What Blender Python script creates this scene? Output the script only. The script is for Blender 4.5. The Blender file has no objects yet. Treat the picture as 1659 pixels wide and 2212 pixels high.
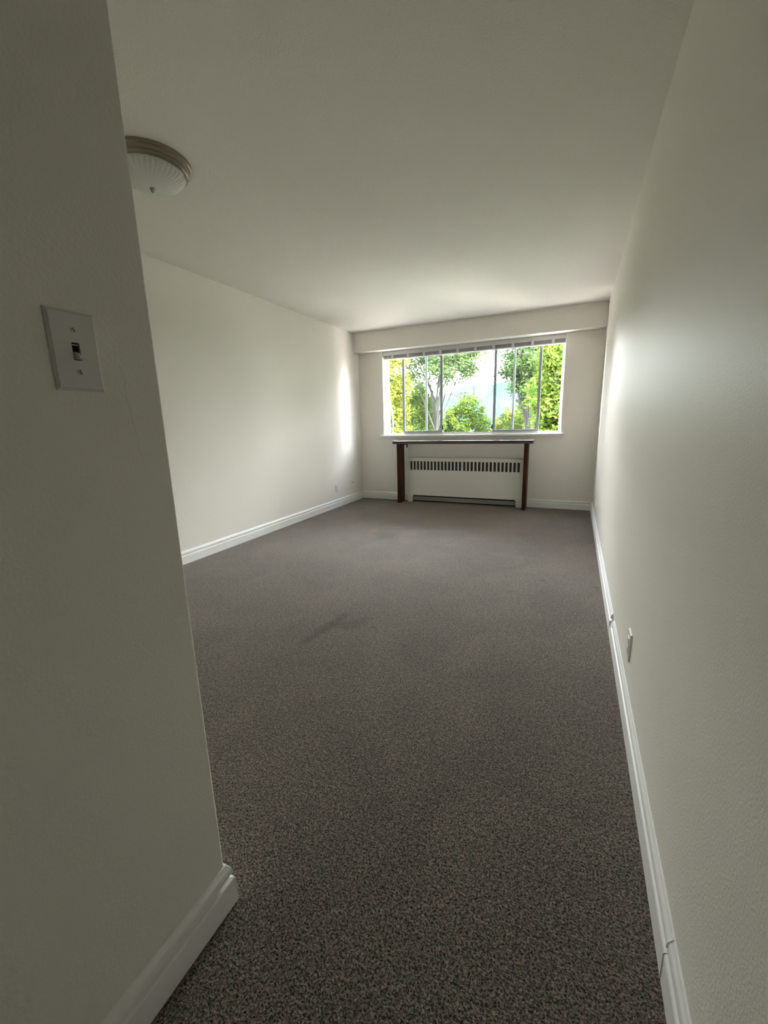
import bpy, bmesh, math, random
import numpy as np
from mathutils import Vector, Matrix

C = bpy.context.scene.collection
S = bpy.context.scene

# ---------------------------------------------------------------- camera
XR, XL, XP = 0.2529, -3.0276, -0.7079        # right wall, left wall, near partition face
YP, YB, YS = 0.5525, 5.7756, 5.621           # partition end, back wall, bulkhead face
H, ZS = 2.44, 2.1722                         # ceiling, bulkhead underside
YE = -2.2                                    # end of the passage behind the camera
cam_d = bpy.data.cameras.new('camera'); cam = bpy.data.objects.new('camera', cam_d); C.objects.link(cam)
cam_d.sensor_fit = 'VERTICAL'; cam_d.sensor_height = 36.0; cam_d.lens = 14.4653
cam_d.clip_start = 0.02; cam_d.clip_end = 5000
r = Vector((0.90962698, 0.41467826, -0.02491396)); u = Vector((-0.06529129, 0.20193282, 0.97722064)); f = Vector((-0.4102631, 0.88727959, -0.21075842))
cam.matrix_world = Matrix(((r.x, u.x, -f.x, 0), (r.y, u.y, -f.y, 0), (r.z, u.z, -f.z, 1.1564), (0, 0, 0, 1)))
S.camera = cam

# ---------------------------------------------------------------- light
SKY = 56.0
SUN = 120.0
EXPOSURE = 0.80
S.view_settings.view_transform = 'Standard'; S.view_settings.look = 'None'
S.view_settings.gamma = 1; S.view_settings.exposure = EXPOSURE; S.view_settings.use_curve_mapping = False
w = bpy.data.worlds.new('sky'); S.world = w; w.use_nodes = True
nt = w.node_tree; nt.nodes.clear()
def N(nt, t, **k):
    n = nt.nodes.new(t)
    for a, b in k.items(): setattr(n, a, b)
    return n
tc = N(nt, 'ShaderNodeTexCoord'); sx = N(nt, 'ShaderNodeSeparateXYZ'); nt.links.new(tc.outputs['Generated'], sx.inputs[0])
rp = N(nt, 'ShaderNodeValToRGB'); nt.links.new(sx.outputs['Z'], rp.inputs[0])
rp.color_ramp.elements[0].position = 0.0; rp.color_ramp.elements[0].color = (.985, .98, .99, 1)
rp.color_ramp.elements[1].position = 0.9; rp.color_ramp.elements[1].color = (0.16, 0.22, .30, 1)
e = rp.color_ramp.elements.new(0.42); e.color = (0.62, 0.63, .66, 1)
e = rp.color_ramp.elements.new(0.2); e.color = (0.99, 0.98, .97, 1)
bg = N(nt, 'ShaderNodeBackground'); bg.inputs[1].default_value = SKY
nt.links.new(rp.outputs[0], bg.inputs[0]); wo = N(nt, 'ShaderNodeOutputWorld'); nt.links.new(bg.outputs[0], wo.inputs[0])
sd = bpy.data.lights.new('sun', 'SUN'); sd.energy = SUN; sd.angle = math.radians(1.5); sd.color = (1, .95, .86)
so = bpy.data.objects.new('sun', sd); C.objects.link(so)
so.rotation_euler = Vector((-0.50, 0.42, -0.75)).normalized().to_track_quat('-Z', 'Y').to_euler(); so.location = (20, -16, 30)
# the window opening as a sampling portal for the sky (gives off nothing itself)
pd = bpy.data.lights.new('window_portal', 'AREA'); pd.shape = 'RECTANGLE'; pd.size = 2.47; pd.size_y = 1.2
pd.cycles.is_portal = True
po = bpy.data.objects.new('window_portal', pd); C.objects.link(po); po.location = ((-2.635 - .169) / 2, YB + .26, 1.57)
po.rotation_euler = Vector((0, -1, 0)).to_track_quat('-Z', 'Z').to_euler()

# ---------------------------------------------------------------- materials
def mat(name, col, rough=.5, spec=.5, metal=0, bump=None, vary=None, coat=0):
    """bump = list of (scale, distance, strength); vary = (scale, second colour, low, high)"""
    m = bpy.data.materials.new(name); m.use_nodes = True; nt = m.node_tree; b = nt.nodes['Principled BSDF']
    b.inputs['Base Color'].default_value = (*col, 1); b.inputs['Roughness'].default_value = rough
    b.inputs['Specular IOR Level'].default_value = spec; b.inputs['Metallic'].default_value = metal
    b.inputs['Coat Weight'].default_value = coat
    tc = N(nt, 'ShaderNodeTexCoord'); prev = None
    for (sc, dist, st) in (bump or []):
        no = N(nt, 'ShaderNodeTexNoise'); no.inputs['Scale'].default_value = sc; no.inputs['Detail'].default_value = 2.5
        nt.links.new(tc.outputs['Object'], no.inputs['Vector'])
        bp = N(nt, 'ShaderNodeBump'); bp.inputs['Distance'].default_value = dist; bp.inputs['Strength'].default_value = st
        nt.links.new(no.outputs['Fac'], bp.inputs['Height'])
        if prev: nt.links.new(prev.outputs[0], bp.inputs['Normal'])
        prev = bp
    if prev: nt.links.new(prev.outputs[0], b.inputs['Normal'])
    if vary:
        no = N(nt, 'ShaderNodeTexNoise'); no.inputs['Scale'].default_value = vary[0]; no.inputs['Detail'].default_value = 4
        nt.links.new(tc.outputs['Object'], no.inputs['Vector'])
        mr = N(nt, 'ShaderNodeValToRGB'); mr.color_ramp.elements[0].position = vary[2]; mr.color_ramp.elements[1].position = vary[3]
        mr.color_ramp.elements[0].color = (*col, 1); mr.color_ramp.elements[1].color = (*vary[1], 1)
        nt.links.new(no.outputs['Fac'], mr.inputs[0]); nt.links.new(mr.outputs[0], b.inputs['Base Color'])
    return m

WALLC = (.90, .868, .80)
M_wall = mat('wall_paint', WALLC, .50, .04, bump=[(170, .0013, .55), (2.2, .02, .12)])
M_ceil = mat('ceiling_paint', (.91, .875, .81), .75, .3, bump=[(105, .0026, .8), (420, .001, .4)])
M_trim = mat('trim_paint', (.90, .89, .87), .5, .4, bump=[(40, .0006, .2)])
M_white = mat('white_plastic', (.82, .81, .80), .35, .5)
M_plate = mat('switch_plastic', (.74, .70, .69), .4, .5)
M_black = mat('dark_gap', (.01, .009, .008), .6, .2)
M_steel = mat('screw_steel', (.55, .53, .50), .35, .5, 1)
M_alu = mat('window_aluminium', (.36, .38, .40), .4, .5, .3)
M_bronze = mat('brushed_nickel', (.30, .26, .20), .36, .5, .85, bump=[(300, .0003, .2)])
M_rad = mat('radiator_enamel', (.80, .78, .73), .45, .5)
M_blind = mat('blind_grey', (.52, .50, .54), .45, .4)
M_valance = mat('blind_valance', (.70, .69, .69), .4, .4)
M_tape = mat('blind_tape', (.82, .81, .82), .7, .2)
M_bark = mat('bark', (.007, .0062, .006), .9, .2)
M_teal = mat('teal_rubber', (.03, .24, .18), .5, .4)

def wood(name, c1, c2, rough, axis):
    m = bpy.data.materials.new(name); m.use_nodes = True; nt = m.node_tree; b = nt.nodes['Principled BSDF']
    tc = N(nt, 'ShaderNodeTexCoord'); mp = N(nt, 'ShaderNodeMapping'); sc = [38, 38, 38]; sc[axis] = 2.2
    mp.inputs['Scale'].default_value = sc; nt.links.new(tc.outputs['Object'], mp.inputs[0])
    no = N(nt, 'ShaderNodeTexNoise'); no.inputs['Scale'].default_value = 1; no.inputs['Detail'].default_value = 5; no.inputs['Distortion'].default_value = .6
    nt.links.new(mp.outputs[0], no.inputs['Vector'])
    rp = N(nt, 'ShaderNodeValToRGB'); rp.color_ramp.elements[0].position = .35; rp.color_ramp.elements[1].position = .7
    rp.color_ramp.elements[0].color = (*c1, 1); rp.color_ramp.elements[1].color = (*c2, 1)
    nt.links.new(no.outputs['Fac'], rp.inputs[0]); nt.links.new(rp.outputs[0], b.inputs['Base Color'])
    b.inputs['Roughness'].default_value = rough
    bp = N(nt, 'ShaderNodeBump'); bp.inputs['Distance'].default_value = .0008; bp.inputs['Strength'].default_value = .4
    nt.links.new(no.outputs['Fac'], bp.inputs['Height']); nt.links.new(bp.outputs[0], b.inputs['Normal'])
    return m
M_wood = wood('walnut_leg', (.022, .007, .003), (.085, .027, .011), .5, 2)
M_wood.node_tree.nodes['Principled BSDF'].inputs['Specular IOR Level'].default_value = .15
M_woodtop = wood('walnut_top', (.022, .009, .006), (.06, .026, .016), .30, 0)
M_woodtop.node_tree.nodes['Principled BSDF'].inputs['Coat Weight'].default_value = .55; M_woodtop.node_tree.nodes['Principled BSDF'].inputs['Coat Roughness'].default_value = .18

def glass(name, tint, refl):
    m = bpy.data.materials.new(name); m.use_nodes = True; nt = m.node_tree; nt.nodes.clear()
    t = N(nt, 'ShaderNodeBsdfTransparent'); t.inputs[0].default_value = (*tint, 1)
    g = N(nt, 'ShaderNodeBsdfGlossy'); g.inputs['Roughness'].default_value = .02
    d = N(nt, 'ShaderNodeBsdfTranslucent'); d.inputs[0].default_value = (.9, .95, .95, 1)
    fr = N(nt, 'ShaderNodeFresnel'); fr.inputs[0].default_value = 1.5
    mx0 = N(nt, 'ShaderNodeMixShader'); mx0.inputs[0].default_value = refl
    nt.links.new(t.outputs[0], mx0.inputs[1]); nt.links.new(d.outputs[0], mx0.inputs[2])
    mx = N(nt, 'ShaderNodeMixShader'); nt.links.new(fr.outputs[0], mx.inputs[0]); nt.links.new(mx0.outputs[0], mx.inputs[1]); nt.links.new(g.outputs[0], mx.inputs[2])
    o = N(nt, 'ShaderNodeOutputMaterial'); nt.links.new(mx.outputs[0], o.inputs[0]); return m
M_glass = glass('window_glass', (.955, .985, .975), .0011)      # a little dust on the pane

def carpet():
    m = bpy.data.materials.new('carpet'); m.use_nodes = True; nt = m.node_tree; b = nt.nodes['Principled BSDF']
    tc = N(nt, 'ShaderNodeTexCoord')
    def noise(sc, det=3, dist=0, rough=.5):
        n = N(nt, 'ShaderNodeTexNoise'); n.inputs['Scale'].default_value = sc; n.inputs['Detail'].default_value = det
        n.inputs['Distortion'].default_value = dist; n.inputs['Roughness'].default_value = rough; nt.links.new(tc.outputs['Object'], n.inputs['Vector']); return n
    def ramp(src, p0, c0, p1, c1):
        r = N(nt, 'ShaderNodeValToRGB'); r.color_ramp.elements[0].position = p0; r.color_ramp.elements[1].position = p1
        r.color_ramp.elements[0].color = (*c0, 1); r.color_ramp.elements[1].color = (*c1, 1); nt.links.new(src, r.inputs[0]); return r
    tuft = noise(200, 3, .5, .7)
    c = ramp(tuft.outputs['Fac'], .40, (.010, .008, .0065), .62, (.270, .222, .186))
    hue = ramp(noise(75, 3, .3, .7).outputs['Fac'], .38, (.66, .74, .67), .62, (1.32, 1.2, 1.2))
    lay = ramp(noise(2.1, 4, 1.0, .6).outputs['Fac'], .34, (.84, .84, .84), .66, (1.08, 1.07, 1.05))   # pile leaning this way or that
    def mul(a, bb):
        mx = N(nt, 'ShaderNodeMix', data_type='RGBA', blend_type='MULTIPLY'); mx.inputs[0].default_value = 1
        nt.links.new(a, mx.inputs[6]); nt.links.new(bb, mx.inputs[7]); return mx.outputs[2]
    col = mul(mul(c.outputs[0], hue.outputs[0]), lay.outputs[0])
    # shaped wear marks: soft ellipses (x, y, rx, ry, angle, factor)
    for (x, y, rx, ry, a, k) in [(-1.245, 1.85, .055, .33, -.12, .55), (-1.15, 1.93, .10, .20, -.7, .66), (-1.72, 3.78, .17, .24, .2, .72),
                                 (-1.25, 3.55, .55, .18, .1, .90), (-.148, 3.06, .030, .014, 0, .35), (.196, 3.055, .030, .014, 0, .30),
                                 (-1.83, 3.44, .035, .012, .3, .5), (-1.62, 3.36, .05, .012, .2, .6), (-1.52, 4.05, .14, .24, -.5, 1.25), (-1.95, 3.9, .07, .30, .2, 1.22)]:
        mp = N(nt, 'ShaderNodeMapping', vector_type='TEXTURE'); mp.inputs['Location'].default_value = (x + .45 * rx, y + .45 * ry, 0)
        mp.inputs['Rotation'].default_value = (0, 0, a); mp.inputs['Scale'].default_value = (rx, ry, 1)
        wob = N(nt, 'ShaderNodeVectorMath', operation='MULTIPLY_ADD'); wob.inputs[1].default_value = (rx * .9, ry * .9, 0)
        wn = noise(9, 2); nt.links.new(wn.outputs['Color'], wob.inputs[0]); nt.links.new(tc.outputs['Object'], wob.inputs[2])
        nt.links.new(wob.outputs[0], mp.inputs[0])
        g = N(nt, 'ShaderNodeTexGradient', gradient_type='SPHERICAL'); nt.links.new(mp.outputs[0], g.inputs[0])
        rr = ramp(g.outputs['Fac'], 0, (1, 1, 1), .8, (k, k, k)); rr.color_ramp.interpolation = 'EASE'
        col = mul(col, rr.outputs[0])
    nt.links.new(col, b.inputs['Base Color'])
    b.inputs['Roughness'].default_value = .95; b.inputs['Specular IOR Level'].default_value = .1
    b.inputs['Sheen Weight'].default_value = .32; b.inputs['Sheen Roughness'].default_value = .45; b.inputs['Sheen Tint'].default_value = (.9, .86, .82, 1)
    bp = N(nt, 'ShaderNodeBump'); bp.inputs['Distance'].default_value = .005; bp.inputs['Strength'].default_value = .8
    nt.links.new(tuft.outputs['Fac'], bp.inputs['Height']); nt.links.new(bp.outputs[0], b.inputs['Normal'])
    return m
M_carpet = carpet()

def leaf(name, c1, c2):
    m = bpy.data.materials.new(name); m.use_nodes = True; nt = m.node_tree; nt.nodes.clear()
    tc = N(nt, 'ShaderNodeTexCoord')
    n1 = N(nt, 'ShaderNodeTexNoise'); n1.inputs['Scale'].default_value = 2.6; n1.inputs['Detail'].default_value = 6; n1.inputs['Roughness'].default_value = .8
    nt.links.new(tc.outputs['Object'], n1.inputs['Vector'])
    rp = N(nt, 'ShaderNodeValToRGB'); rp.color_ramp.elements[0].position = .36; rp.color_ramp.elements[1].position = .64
    rp.color_ramp.elements[0].color = (*c1, 1); rp.color_ramp.elements[1].color = (*c2, 1); nt.links.new(n1.outputs['Fac'], rp.inputs[0])
    d = N(nt, 'ShaderNodeBsdfDiffuse'); t = N(nt, 'ShaderNodeBsdfTranslucent')
    nt.links.new(rp.outputs[0], d.inputs[0]); nt.links.new(rp.outputs[0], t.inputs[0])
    mx = N(nt, 'ShaderNodeMixShader'); mx.inputs[0].default_value = .42
    nt.links.new(d.outputs[0], mx.inputs[1]); nt.links.new(t.outputs[0], mx.inputs[2])
    o = N(nt, 'ShaderNodeOutputMaterial'); nt.links.new(mx.outputs[0], o.inputs[0]); return m
L_yellow = leaf('leaf_yellow', (.026, .037, .0055), (.056, .062, .011))
L_lime = leaf('leaf_lime', (.017, .035, .0055), (.041, .056, .010))
L_green = leaf('leaf_green', (0.0132, 0.0276, 0.0072), (0.0312, 0.0456, 0.0084))
L_pale = leaf('leaf_pale', (0.0144, 0.0288, 0.0108), (0.0336, 0.0480, 0.0144))
L_far = leaf('leaf_far', (0.0120, 0.0204, 0.0084), (0.0216, 0.0312, 0.0120))

# ---------------------------------------------------------------- helpers
class MB:
    def __init__(s): s.bm = bmesh.new()
    def box(s, x0, x1, y0, y1, z0, z1):
        v = [s.bm.verts.new((x, y, z)) for x in (x0, x1) for y in (y0, y1) for z in (z0, z1)]
        for q in ((0, 1, 3, 2), (4, 6, 7, 5), (0, 4, 5, 1), (2, 3, 7, 6), (0, 2, 6, 4), (1, 5, 7, 3)):
            s.bm.faces.new([v[i] for i in q])
        return s
    def prism(s, pts, y0, y1, axis=1):
        """outline in the plane normal to the axis, extruded along it"""
        def P(a, b, t): return (a, t, b) if axis == 1 else ((t, a, b) if axis == 0 else (a, b, t))
        A = [s.bm.verts.new(P(a, b, y0)) for a, b in pts]; B = [s.bm.verts.new(P(a, b, y1)) for a, b in pts]
        s.bm.faces.new(A); s.bm.faces.new(B[::-1]); n = len(pts)
        for i in range(n): s.bm.faces.new([A[i], B[i], B[(i + 1) % n], A[(i + 1) % n]])
        return s
    def lathe(s, prof, n=64, rib=None, axis='z'):
        rings = []
        for k, (r, z) in enumerate(prof):
            ring = []
            for i in range(n):
                a = 2 * math.pi * i / n; rr = r * (rib(a, k) if rib else 1)
                p = (rr * math.cos(a), rr * math.sin(a), z)
                if axis == 'x': p = (z, p[0], p[1])
                ring.append(s.bm.verts.new(p))
            rings.append(ring)
        for a, b in zip(rings, rings[1:]):
            for i in range(n): s.bm.faces.new([a[i], a[(i + 1) % n], b[(i + 1) % n], b[i]])
        s.bm.faces.new(rings[0][::-1]); s.bm.faces.new(rings[-1]); return s
    def tube(s, pts, rad, n=6):
        pts = [Vector(p) for p in pts]; rings = []
        for i, p in enumerate(pts):
            t = (pts[min(i + 1, len(pts) - 1)] - pts[max(i - 1, 0)]).normalized()
            a = t.orthogonal().normalized() if i == 0 else (ra - t * ra.dot(t)).normalized()
            ra = a; b = t.cross(a); rr = rad[i] if isinstance(rad, (list, tuple)) else rad
            rings.append([s.bm.verts.new(p + (a * math.cos(k * 2 * math.pi / n) + b * math.sin(k * 2 * math.pi / n)) * rr) for k in range(n)])
        for a, b in zip(rings, rings[1:]):
            for i in range(n): s.bm.faces.new([a[i], a[(i + 1) % n], b[(i + 1) % n], b[i]])
        s.bm.faces.new(rings[0][::-1]); s.bm.faces.new(rings[-1]); return s
    def sweep(s, path, prof):
        """profile (distance off the wall, height) along a floor path, room on the left of travel"""
        P = [Vector(p) for p in path]; rings = []
        for i, p in enumerate(P):
            ns = []
            for a, b in ((i - 1, i), (i, i + 1)):
                if a >= 0 and b < len(P): t = (P[b] - P[a]).normalized(); ns.append(Vector((-t.y, t.x)))
            if len(ns) == 2:
                n = (ns[0] + ns[1]); n = n / (1 + ns[0].dot(ns[1]))
            else: n = ns[0]
            rings.append([s.bm.verts.new((p.x + n.x * d, p.y + n.y * d, z)) for d, z in prof])
        m = len(prof)
        for a, b in zip(rings, rings[1:]):
            for i in range(m): s.bm.faces.new([a[i], b[i], b[(i + 1) % m], a[(i + 1) % m]])
        s.bm.faces.new(rings[0]); s.bm.faces.new(rings[-1][::-1]); return s
    def build(s, name, m, parent=None, bevel=0, smooth=False, seg=2):
        bmesh.ops.recalc_face_normals(s.bm, faces=s.bm.faces)
        if smooth:
            for f_ in s.bm.faces: f_.smooth = True
        me = bpy.data.meshes.new(name); s.bm.to_mesh(me); s.bm.free(); me.materials.append(m)
        o = bpy.data.objects.new(name, me); C.objects.link(o)
        if parent: o.parent = parent
        if bevel:
            b = o.modifiers.new('bevel', 'BEVEL'); b.width = bevel; b.segments = seg; b.limit_method = 'ANGLE'
        if smooth:
            try: me.set_sharp_from_angle(angle=math.radians(35))
            except Exception: pass
        return o
def box(name, m, b, parent=None, bevel=0): return MB().box(*b).build(name, m, parent, bevel)
def tag(o, label, cat, group=None):
    o['label'] = label; o['category'] = cat
    if group: o['group'] = group
    return o
def struct(o, label=None):
    o['kind'] = 'structure'
    if label: o['label'] = label
    return o
def thing(name, loc, label=None, cat=None, group=None):
    o = bpy.data.objects.new(name, None); C.objects.link(o); o.location = loc; o.empty_display_size = .1
    if label: tag(o, label, cat, group)
    return o

# ---------------------------------------------------------------- room shell
WX0, WX1, WZ0, WZ1 = -2.635, -0.169, 0.975, 2.166        # window opening
T = .25
struct(box('floor', M_carpet, (XL - .2, XR + .2, YE - .2, YB + T, -.25, 0)), 'taupe grey cut pile carpet over the whole floor')
struct(box('ceiling', M_ceil, (XL - .2, XR + .2, YE - .2, YB + T, H, H + .3)), 'off white stippled ceiling')
struct(box('wall_right', M_wall, (XR, XR + .2, YE - .2, YB + T, 0, H)), 'long right wall in satin off white paint')
struct(box('wall_left', M_wall, (XL - .2, XL, YP - .15, YB + T, 0, H)), 'left wall of the room lit by the window')
b = MB(); b.box(XL, WX0, YB, YB + T, 0, H); b.box(WX1, XR, YB, YB + T, 0, H); b.box(WX0, WX1, YB, YB + T, 0, WZ0); b.box(WX0, WX1, YB, YB + T, WZ1, H)
struct(b.build('wall_back', M_wall), 'back wall around the wide window')
# partition: corner of the passage wall and the near wall of the room, one solid with a softened corner
b = MB(); b.prism([(XL, YP), (XP, YP), (XP, YE), (XL, YE)], 0, H, axis=2)
part = struct(b.build('wall_near', M_wall, bevel=.004, seg=3), 'shaded near wall with the light switch, ending at the room corner')
struct(box('wall_passage_end', M_wall, (XP, XR, YE - .2, YE, 0, H)))
struct(box('trim_1', M_wall, (XL, XR, YS, YB, ZS, H), bevel=.003), 'dropped bulkhead above the window')
# hairline crack in the paint beside the switch
cr = [(XP + .0001, y, z) for y, z in ((.483, 1.262), (.487, 1.235), (.484, 1.215), (.489, 1.195), (.4905, 1.17), (.494, 1.15), (.4945, 1.125), (.500, 1.10), (.503, 1.07))]
MB().tube(cr, [.0002, .0005, .0003, .0005, .0004, .0005, .0004, .0004, .0002], 5).build('paint_crack', M_wall, part)

# baseboards
PROF = [(0, 0), (.016, 0), (.016, .068), (.0145, .072), (.007, .0755), (.0035, .079), (.0035, .083), (.0125, .087), (.0125, .096), (.0105, .103), (.0055, .110), (.003, .115), (0, .115)]
struct(MB().sweep([(XL + .001, YP), (XP, YP), (XP, YE)], PROF).build('baseboard_near', M_trim), 'moulded white baseboard wrapping the near wall corner')
struct(MB().sweep([(XL, YB - .001), (XL, YP + .016)], PROF).build('baseboard_left', M_trim), 'moulded white baseboard along the left wall')
struct(MB().sweep([(-2.275, YB), (XL, YB)], PROF).build('baseboard_back', M_trim), 'baseboard left of the radiator')
struct(MB().sweep([(XR, YB), (-.575, YB)], PROF).build('baseboard_back', M_trim), 'baseboard right of the radiator')
bb = struct(MB().sweep([(XR, 2.385), (XR, YB)], PROF).build('baseboard_right', M_trim), 'moulded white baseboard along the right wall')
MB().sweep([(XR, YE), (XR, 2.30)], PROF).build('board_near_length', M_trim, bb)
LOWP = [(0, 0), (.016, 0), (.014, .040), (.010, .060), (.004, .082), (0, .090)]
MB().sweep([(XR, 2.30), (XR, 2.385)], LOWP).build('broken_joint', M_trim, bb)
MB().sweep([(XR, .811), (XR, .815)], [(d * 1.07 + (.0004 if d else 0), z * 1.004) for d, z in PROF]).build('joint_filler', M_trim, bb)

# ---------------------------------------------------------------- window
win = struct(thing('window_1', (0, 0, 0)), 'wide aluminium sliding window of four lights')
y0, y1 = YB + .075, YB + .145
b = MB(); b.box(WX0, WX1, y0, y1, WZ0, .996); b.box(WX0, WX1, y0, y1, 2.135, WZ1); b.box(WX0, WX0 + .030, y0, y1, .996, 2.135); b.box(WX1 - .036, WX1, y0, y1, .996, 2.135)
b.box(WX0, WX1, y0 + .026, y0 + .030, .996, 1.006); b.box(WX0 + .03, WX0 + .042, y0 + .012, y0 + .02, .996, 2.135)
b.build('window_frame', M_trim, win, bevel=.0015)
box('window_sill', M_trim, (WX0 - .055, WX1 + .045, YB - .028, YB - .0005, .950, .976), win, bevel=.004)
box('window_apron', M_trim, (WX0 + .002, WX1 - .002, YB + .0005, y0 - .0005, .9751, .980), win, bevel=.001)
# fixed centre light in the outer track
yo = YB + .115
for x in (-2.003, -.781): box('mullion', M_alu, (x - .013, x + .013, yo, yo + .022, .996, 2.135), win, bevel=.001)
box('glass_pane', M_glass, (-1.990, -.794, yo + .009, yo + .013, .996, 2.135), win)
def sash(xa, xb, latch):
    y = YB + .086; s = thing('sliding_sash', (0, 0, 0)); s.parent = win
    b = MB(); b.box(xa, xa + .034, y, y + .022, 1.0065, 2.13); b.box(xb - .034, xb, y, y + .022, 1.0065, 2.13)
    b.box(xa + .034, xb - .034, y, y + .022, 1.0065, 1.034); b.box(xa + .034, xb - .034, y, y + .022, 2.10, 2.13)
    b.build('sash_frame', M_alu, s, bevel=.0015)
    box('glass_pane', M_glass, (xa + .034, xb - .034, y + .009, y + .013, 1.034, 2.10), s)
    l = MB(); l.box(latch - .006, latch + .006, y - .012, y, 1.045, 1.105); l.box(latch - .003, latch + .003, y - .020, y - .012, 1.06, 1.09)
    o = l.build('latch', M_black, s, bevel=.001); o['label'] = 'small black sash latch'
sash(-2.362, -1.748, -1.742); sash(-1.040, -.442, -1.046)

# ---------------------------------------------------------------- blind, raised
bl = thing('window_blind', (-1.4, YB + .03, 2.16), 'grey slatted blind drawn up in a stack under the bulkhead at the window head', 'blind')
def bp(o): o.location = (1.4, -(YB + .03), -2.16); return o
bx0, bx1 = -2.622, -.176
bp(MB().box(bx0, bx1, YB + .004, YB + .012, 2.112, 2.163).box(bx0, bx1, YB + .012, YB + .062, 2.125, 2.163).build('valance', M_valance, bl, .0015))
for k in range(9):
    z = 2.074 + k * .0048
    bp(MB().prism([(YB + .008, z), (YB + .034, z + .0022), (YB + .060, z), (YB + .060, z + .0024), (YB + .034, z + .0046), (YB + .008, z + .0024)], bx0 + .004 + .0012 * (k % 3), bx1 - .004 - .001 * ((k * 2) % 3), axis=0).build('slat', M_blind, bl))
bp(MB().box(bx0 + .002, bx1 - .002, YB + .006, YB + .062, 2.060, 2.0735).build('bottom_rail', M_valance, bl, .002))
for i in range(10):
    x = -2.475 + i * .2395
    bp(MB().box(x - .017, x + .017, YB + .0015, YB + .0038, 2.060, 2.113).box(x - .017, x + .017, YB + .0038, YB + .062, 2.0575, 2.0598).build('ladder_tape', M_tape, bl))
bp(MB().tube([(-1.283, YB + .0, 2.112), (-1.283, YB - .004, 1.85), (-1.282, YB - .004, 1.50)], .0045, 8).tube([(-1.283, YB - .004, 1.74), (-1.283, YB - .004, 1.725)], .008, 8).build('tilt_wand', M_blind, bl, smooth=True))
bp(MB().tube([(-2.545, YB + .0, 2.112), (-2.545, YB - .002, 1.8), (-2.54, YB - .002, 1.50)], .0028, 6).tube([(-2.54, YB - .002, 1.50), (-2.54, YB - .002, 1.47)], [.004, .008], 8).build('lift_cord', M_tape, bl, smooth=True))

# ---------------------------------------------------------------- shelf table over the radiator
tb = thing('console_shelf', (-1.43, 5.61, 0), 'dark walnut stained plank shelf on two board legs over the radiator', 'table')
def tp(o): o.location = (1.43, -5.61, 0); return o
tp(box('tabletop', M_woodtop, (-2.388, -.472, 5.512, 5.704, .860, .902), tb, .004))
tp(box('leg', M_wood, (-2.326, -2.278, 5.518, 5.700, 0, .860), tb, .005))
tp(box('leg', M_wood, (-.576, -.530, 5.518, 5.700, 0, .860), tb, .005))
tp(MB().box(-2.244, -2.226, 5.60, 5.700, .846, .860).box(-2.244, -2.226, 5.690, 5.700, .80, .846).build('angle_bracket', M_black, tb, .001))

# ---------------------------------------------------------------- radiator cover
rd = thing('radiator', (-1.4, 5.72, 0), 'low white convector radiator cover with a row of dark grille slots', 'radiator')
def rp_(o): o.location = (1.4, -5.72, 0); return o
RX0, RX1, RY, RZ = -2.222, -.585, 5.672, .655
gz0, gz1 = .478, .604
slots = []; pitch = .0503; sw = .031
x = -2.176
for k in range(30):
    if k == 15: x += .009
    slots.append((x, x + sw)); x += (RX1 - .049 + 2.176 - sw - .009) / 29
b = MB(); t = .0025
fx0, fx1, az = -2.147, -.668, .103
b.box(RX0, RX1, RY, RY + t, gz1, RZ)
b.box(RX0, RX1, RY, RY + t, az, gz0)
ed = [RX0] + [v for s_ in slots for v in s_] + [RX1]
for i in range(0, len(ed), 2): b.box(ed[i], ed[i + 1], RY, RY + t, gz0, gz1)
def foot(xa, xb, sgn):
    pts = [(xa, 0), (xb, 0)]; rr = .028
    if sgn > 0: pts = [(xa, 0), (xb, 0), (xb, az - rr)] + [(xb + rr - rr * math.cos(a), az - rr + rr * math.sin(a)) for a in (.4, .8, 1.2, 1.5708)] + [(xa, az)]
    else: pts = [(xb, 0), (xb, az)] + [(xa - rr + rr * math.cos(a), az - rr + rr * math.sin(a)) for a in (1.5708, 1.2, .8, .4)] + [(xa, az - rr), (xa, 0)]
    b.prism(pts, RY, RY + t)
foot(RX0, fx0, 1); foot(fx1, RX1, -1)
bmesh.ops.remove_doubles(b.bm, verts=b.bm.verts, dist=1e-5)
rp_(b.build('front_panel', M_rad, rd))
rp_(MB().prism([(RY + t, RZ - .004), (RY, RZ - .004), (RY, RZ), (RY + .004, RZ + .004), (YB - .001, RZ + .004), (YB - .001, RZ)], RX0, RX1, axis=0).build('top_panel', M_rad, rd))
for xa in (RX0, RX1 - t): rp_(box('side_panel', M_rad, (xa, xa + t, RY + t, YB - .001, 0, RZ), rd))
b = MB()
for xa, xb in slots:
    for j in (1, 2): xm = xa + (xb - xa) * j / 3; b.box(xm - .0012, xm + .0012, RY + .004, RY + .006, gz0, gz1)
for j in range(1, 13): z = gz0 + (gz1 - gz0) * j / 13; b.box(slots[0][0], slots[-1][1], RY + .006, RY + .0075, z - .0009, z + .0009)
M_mesh = mat('grille_mesh', (.10, .095, .08), .5)
rp_(b.build('grille_mesh', M_mesh, rd))
rp_(box('inner_shade_fill', M_black, (RX0 + .01, RX1 - .01, RY + .055, YB - .004, .004, RZ - .02), rd))  # black block standing in for the shade inside the cover
M_plinth = mat('plinth_shade_tone', (.30, .29, .24), .6)  # olive grey darkened: shadow under the cover is put into the colour
rp_(box('rear_plinth', M_plinth, (RX0 + .01, RX1 - .01, RY + .040, RY + .0545, .02, .078), rd))
b = MB(); b.tube([(RX0 + .05, RY + .03, .13), (RX1 - .05, RY + .03, .13)], .012, 12)
rp_(b.build('heating_pipe', M_black, rd, smooth=True))

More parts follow.
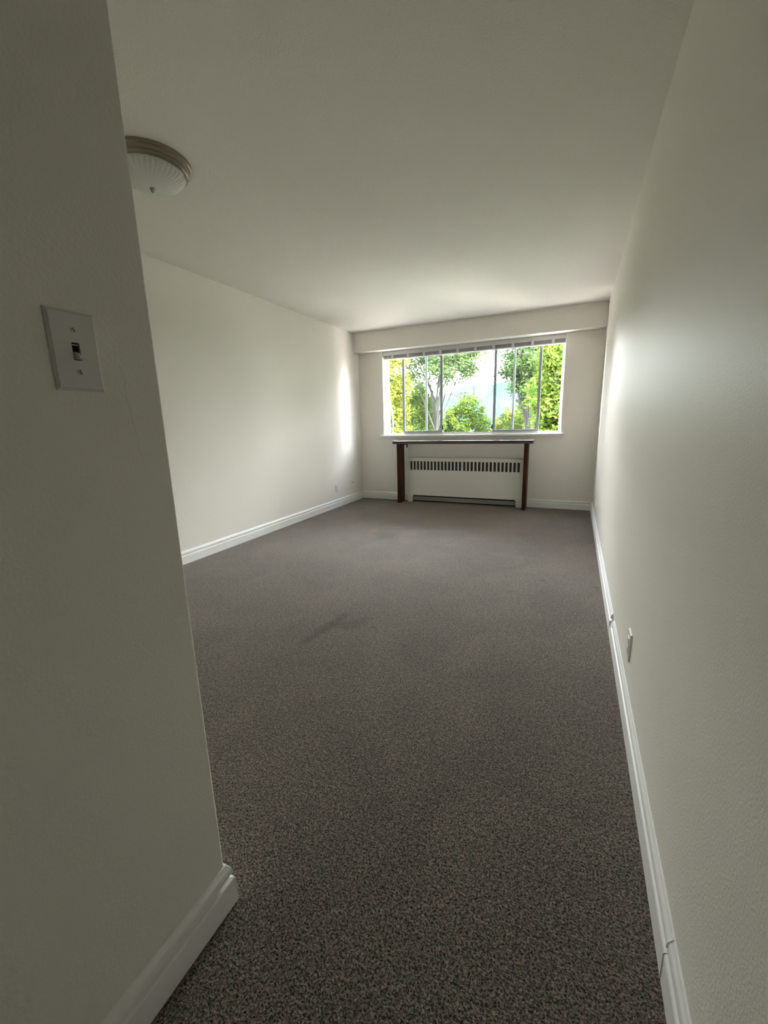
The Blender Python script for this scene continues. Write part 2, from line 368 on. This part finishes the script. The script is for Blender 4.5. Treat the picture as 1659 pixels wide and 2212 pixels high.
# ---------------------------------------------------------------- ceiling lamp
lamp = thing('ceiling_lamp', (-1.995, 1.665, H), 'round flush ceiling lamp with brushed metal rim and ribbed frosted glass dome', 'lamp')
MB().lathe([(.150, 0), (.190, 0), (.1925, -.005), (.191, -.013), (.184, -.018), (.183, -.024), (.180, -.031), (.174, -.034), (.173, -.041), (.168, -.046), (.161, -.048), (.150, -.044)], 96).build('rim', M_bronze, lamp, smooth=True)
prof = [(.158, -.044)]
for k in range(1, 15):
    a = k / 14 * math.pi / 2; prof.append((max(.158 * math.cos(a), .004), -.046 - .066 * math.sin(a)))
Mg = mat('frosted_glass', (.78, .79, .72), .28, .5, coat=.2); Mg.node_tree.nodes['Principled BSDF'].inputs['Transmission Weight'].default_value = .12
MB().lathe(prof, 288, rib=lambda a, k: 1 + (.028 * math.sin(40 * a + k * .45) * max(0, 1 - k / 11) if k else 0)).build('lamp_shade', Mg, lamp, smooth=True)
MB().lathe([(.006, -.108), (.011, -.112), (.012, -.117), (.009, -.122), (.007, -.127), (.003, -.131)], 24).build('finial', M_bronze, lamp, smooth=True)

# ---------------------------------------------------------------- electrical plates
sy, sz = .4135, 1.2755
sw_ = thing('light_switch', (XP, sy, sz), 'white toggle light switch on the shaded near wall', 'switch')
def plate(parent, sgn, m, w=.070, h=.116, d=.0055, hole=None, name='cover_plate'):
    """bevelled plate on a wall in the yz plane, sticking out along sgn x"""
    b = MB(); bm = b.bm; o = [(-w / 2, -h / 2), (w / 2, -h / 2), (w / 2, h / 2), (-w / 2, h / 2)]; k = 1 - .007 / w * 1.0
    rings = [[bm.verts.new((sgn * x, y * a, z * c)) for y, z in o] for x, a, c in ((.0003, 1, 1), (d * .35, 1, 1), (d, 1 - .008 / w, 1 - .008 / h))]
    if hole:
        rings.append([bm.verts.new((sgn * d, (1 if y > 0 else -1) * hole[0] / 2, (1 if z > 0 else -1) * hole[1] / 2)) for y, z in o])
        rings.append([bm.verts.new((sgn * .0005, (1 if y > 0 else -1) * hole[0] / 2, (1 if z > 0 else -1) * hole[1] / 2)) for y, z in o])
    for a, c in zip(rings, rings[1:]):
        for i in range(4): bm.faces.new([a[i], a[(i + 1) % 4], c[(i + 1) % 4], c[i]])
    bm.faces.new(rings[-1])
    return b.build(name, m, parent)
plate(sw_, 1, M_plate, hole=(.0115, .0255))
box('switch_slot', M_black, (.0006, .0012, -.0056, .0056, -.0126, .0126), sw_)
tg = MB(); tg.prism([(.001, .000), (.001, -.008), (.015, -.0125), (.0165, -.010), (.015, -.0065)], -.0036, .0036); # lever pointing down
o = tg.build('toggle', M_plate, sw_, .0006); o.rotation_euler = (0, 0, 0)
o.data.transform(Matrix(((1, 0, 0, 0), (0, 1, 0, 0), (0, 0, 1, 0), (0, 0, 0, 1))))
MB().box(.001, .003, -.0045, .0045, .009, .0105).box(.001, .003, -.0045, .0045, -.0112, -.0100).build('toggle_collar', M_plate, sw_)
for z, a in ((.0305, .45), (-.0305, .12)):
    s = MB().lathe([(.0034, .0052), (.0034, .0064), (.0024, .0071)], 20, axis='x').build('screw', M_steel, sw_, smooth=True); s.location = (0, 0, z)
    g = MB().box(.0068, .0073, -.00055, .00055, -.0032, .0032).build('screw_slot', M_black, s); g.rotation_euler = (a, 0, 0)

def outlet(y, z, X, sgn, label, kind, group=None):
    t = thing('wall_outlet' if kind != 'jack' else 'cable_outlet', (X, y, z), label, 'outlet', group)
    if kind == 'jack':
        plate(t, sgn, M_wall, d=.0045)
        o = MB().lathe([(.007, .004), (.007, .009), (.0045, .0095)], 20, axis='x').build('jack_socket', M_black, t, smooth=True)
        o.scale.x = sgn; o.location.z = .014
        return
    plate(t, sgn, M_white, hole=(.034, .068), d=.0065 if kind == 'decora' else .0055)
    b = MB(); a, c = sorted((sgn * .0006, sgn * .0082)); b.box(a, c, -.0165, .0165, -.0335, .0335)
    f_ = b.build('receptacle', M_white, t, .001)
    for zz in (-.019, .019):
        q = MB(); a, c = sorted((sgn * .0081, sgn * .0086))
        q.box(a, c, -.0075, -.0055, zz - .004, zz + .005); q.box(a, c, .0055, .0075, zz - .004, zz + .004); q.box(a, c, -.002, .002, zz - .011, zz - .007)
        q.build('socket_slots', M_black, f_)
outlet(4.968, .272, XL, 1, 'white wall outlet low on the left wall, further from the room corner', 'duplex')
outlet(5.418, .279, XL, 1, 'wall coloured cable plate with a dark jack on the left wall nearest the corner', 'jack')
outlet(1.748, .272, XR, -1, 'white wall outlet low on the right wall beside the broken baseboard joint', 'decora')
outlet(5.16, .245, XR, -1, 'white wall outlet at the far end of the right wall near the window corner', 'duplex')

# ---------------------------------------------------------------- outside
rng = np.random.default_rng(7); random.seed(7)
def fast_mesh(name, V, F, m, parent=None, smooth=False):
    me = bpy.data.meshes.new(name); V = np.asarray(V, dtype=np.float32); F = np.asarray(F, dtype=np.int32)
    me.vertices.add(len(V)); me.vertices.foreach_set('co', V.ravel())
    k = F.shape[1]; me.loops.add(F.size); me.loops.foreach_set('vertex_index', F.ravel())
    me.polygons.add(len(F)); me.polygons.foreach_set('loop_start', np.arange(0, F.size, k, dtype=np.int32))
    if smooth: me.polygons.foreach_set('use_smooth', np.ones(len(F), dtype=bool))
    me.update(calc_edges=True); me.materials.append(m)
    o = bpy.data.objects.new(name, me); C.objects.link(o)
    if parent: o.parent = parent
    return o
def grid(name, x0, x1, nx, y0, y1, ny, fz, m):
    X, Y = np.meshgrid(np.linspace(x0, x1, nx), np.linspace(y0, y1, ny)); Z = fz(X, Y)
    V = np.stack([X, Y, Z], -1).reshape(-1, 3); i = np.arange((ny - 1) * nx).reshape(ny - 1, nx)[:, :-1].ravel()
    return fast_mesh(name, V, np.stack([i, i + 1, i + nx + 1, i + nx], 1), m, smooth=True)
M_grass = mat('grass', (.02, .034, .01), .9, .2, bump=[(3, .1, .5)], vary=(.4, (.03, .04, .012), .4, .6))
M_pave = mat('pale_concrete', (.40, .37, .33), .9, .2, bump=[(3, .02, .5)], vary=(.4, (.35, .325, .29), .4, .6))
M_lake = mat('lake_water', (.01, .014, .017), .12, .5, bump=[(.6, .1, .3)])
M_mtn = mat('haze_painted_slope', (.0095, .017, .022), .95, .0, bump=[(.06, 8, .7)], vary=(.02, (.012, .0205, .0255), .4, .6))  # blue air haze is painted into the slope's base colour
struct(box('bounce_slab', M_pave, (-30, 28, YB + T + .02, 30, -6.2, -5.94)), 'unseen pale slab added below the window to bounce daylight indoors')  # added out of view; its pale top throws sunlight up to the ceiling
g = grid('ground', -260, 200, 90, YB + T + .02, 150, 60, lambda X, Y: -6 - 5.6 * np.clip((Y - 45) / 80, 0, 1) ** 1.5, M_grass); struct(g, 'grass slope running down to the lake')
lk = grid('lake', -1300, 900, 12, 128, 1100, 12, lambda X, Y: -11 + 0 * X, M_lake); struct(lk, 'pale strip of lake water beyond the trees')
def mz(X, Y):
    ridge = np.interp(X, [-900, -520, -400, -330, -275, -235, -200, -175, -160, -146, -128, -108, -80, -30, 60, 180, 320, 600],
                         [30, 60, 74, 70, 76, 87, 90, 90, 95, 96, 88, 78, 66, 54, 60, 70, 52, 30])
    z = ridge * np.clip(1 - np.abs((Y - 960) / 118) ** 1.4, 0, 1)
    return -11.5 + z + (1.6 * np.sin(X * .05) * np.sin(Y * .06) + .8 * np.sin(X * .13 + 1)) * (z > 1)
struct(grid('mountain', -900, 600, 220, 840, 1110, 60, mz, M_mtn), 'hazy blue mountain across the water')

def leaves(name, clusters, per, rad, size, m, parent):
    """clusters (n,3); real leaf blades scattered round each"""
    n = len(clusters); c = np.repeat(clusters, per, 0)
    d = rng.normal(size=(n * per, 3)); d /= np.linalg.norm(d, axis=1)[:, None]
    p = c + d * (rad * rng.random((n * per, 1)) ** .5) * np.array([1, 1, .75])
    a = rng.normal(size=p.shape); a[:, 2] *= .6; a /= np.linalg.norm(a, axis=1)[:, None]
    q = rng.normal(size=p.shape); q -= a * (q * a).sum(1)[:, None]; q /= np.linalg.norm(q, axis=1)[:, None]
    s = size * (.6 + .8 * rng.random((len(p), 1)))
    nn = np.cross(a, q)
    V = np.stack([p - a * s, p + q * s * .42 + nn * s * .12, p + a * s, p - q * s * .42 + nn * s * .12], 1).reshape(-1, 3)
    F = np.arange(len(V)).reshape(-1, 4)
    F = np.concatenate([F[:, [0, 1, 2]], F[:, [0, 2, 3]]])
    return fast_mesh(name, V, F, m, parent)
def tree(name, x, y, zb, top, rx, rz, m, label, ncl, per, lsz, dense=True, tk=1.0, crad=.38, lean=0, cz=None, fork=None, group=None):
    t = thing(name, (x, y, zb), label, 'tree', group)
    hgt = top - zb; cz = (top - rz - zb) if cz is None else cz - zb
    fk = (fork - zb) if fork is not None else max(.8, cz - rz * .6)
    b = MB(); tips = []
    b.tube([(0, 0, -.3), (.05, .02, fk * .5), (lean * .3, 0, fk)], [.20 * tk, .15 * tk, .12 * tk], 8)
    nb = 9 if dense else 11
    for i in range(nb):
        a = i * 2.4 + random.random(); el = .35 + .9 * random.random()
        L = rx * (.75 + .3 * random.random())
        e_ = Vector((lean + math.cos(a) * L * math.cos(el * .7), math.sin(a) * L * math.cos(el * .7), cz + rz * (.9 * math.sin(el * 1.3) - .35)))
        s_ = Vector((lean * .3, 0, fk * (.85 + .15 * (i % 2)))); md = s_.lerp(e_, .5) + Vector((random.uniform(-.15, .15), random.uniform(-.15, .15), .22 * rx))
        b.tube([s_, md, e_], [.075 * tk, .045 * tk, .014], 6); tips += [md, e_, md.lerp(e_, .5)]
        for j in range(4):
            q0 = md.lerp(e_, .15 + .2 * j); q1 = q0 + Vector((random.uniform(-1, 1), random.uniform(-1, 1), random.uniform(-.3, .9))) * rx * .28
            b.tube([q0, q0.lerp(q1, .5) + Vector((0, 0, .04)), q1], [.022 * tk, .015 * tk, .006], 5); tips.append(q1)
    b.build('trunk', M_bark, t, smooth=True)
    if dense:
        d = rng.normal(size=(ncl, 3)); d /= np.linalg.norm(d, axis=1)[:, None]
        rr = .45 + .55 * rng.random((ncl, 1)) ** .5
        cl = d * rr * np.array([rx, rx, rz]) + np.array([lean, 0, cz])
    else:
        tp_ = np.array([list(v) for v in tips]); k = rng.integers(0, len(tp_), ncl)
        cl = tp_[k] + rng.normal(size=(ncl, 3)) * rx * .10
    leaves('foliage', cl, per, crad, lsz, m, t)
    return t
tree('yellow_tree', -6.75, 13, -6, 6.5, 1.62, 5.6, L_yellow, 'dense yellow green tree filling the left end of the window', 520, 90, .07, crad=.36)
tree('bushy_tree', -8.2, 20.5, -6, 4.0, 1.9, 3.6, L_green, 'bushy mid green tree behind the left sliding sash', 420, 80, .075, crad=.36)
tree('leafy_bush', -6.35, 17.8, -6, 2.6, 1.15, 3.2, L_lime, 'lower lime green tree between the bushy tree and the branching tree', 300, 80, .07, crad=.32)
tree('round_tree', -5.3, 22, -6, 2.45, 1.45, 3.4, L_lime, 'rounded lime green tree below the open branches at the window centre', 380, 80, .075, crad=.34)
tree('branching_tree', -5.35, 17, -6, 5.6, 2.3, 1.9, L_pale, 'open tree with bare forking branches against the white sky', 420, 42, .065, dense=False, tk=.55, crad=.34, cz=3.7, fork=1.9)
tree('slender_tree', -1.95, 20, -6, 5.9, 1.35, 2.9, L_pale, 'loose pale green tree behind the right sliding sash', 330, 50, .07, dense=False, tk=.6, crad=.34, cz=3.0, fork=.6)
tree('low_tree', -3.35, 24, -6, 1.9, .95, 2.6, L_yellow, 'small yellowish tree low behind the right sliding sash', 200, 55, .085, crad=.30)
tree('low_tree', -2.2, 22.5, -6, 2.2, 1.15, 3.2, L_lime, 'full green tree below the loose tree at the right sliding sash', 260, 55, .085, crad=.32)
tree('bright_tree', .25, 12, -6, 5.2, 1.38, 4.6, L_lime, 'dense bright green tree with dark branches at the right end of the window', 760, 90, .065, crad=.34)
# unseen trees, added to shape the daylight that reaches the room
tree('added_tree', 4.9, 17, -6, 6.6, 2.6, 4.2, L_green, 'unseen green tree added right of the window view to shape the daylight', 260, 40, .12, crad=.5)
tree('added_tree', 3.7, 9.0, -6, 4.6, 1.6, 4.0, L_green, 'unseen green tree added close to the building on the right to block side light', 300, 60, .09, crad=.4)
tree('added_tree', -13.2, 18, -6, 5.0, 2.4, 4.2, L_green, 'unseen green tree added left of the window view to shape the daylight', 260, 40, .12, crad=.5)
# teal hose seen through the open left gap
hose = MB().tube([(-2.95, 6.12, 1.72), (-2.80, 6.12, 1.66), (-2.70, 6.12, 1.55), (-2.655, 6.12, 1.42), (-2.635, 6.12, 1.28), (-2.632, 6.12, 1.1), (-2.64, 6.12, .8), (-2.66, 6.12, -.5), (-2.7, 6.12, -6.0)], .010, 8).build('hose', M_teal, smooth=True)
tag(hose, 'teal green hose hanging outside the left end of the window', 'hose')
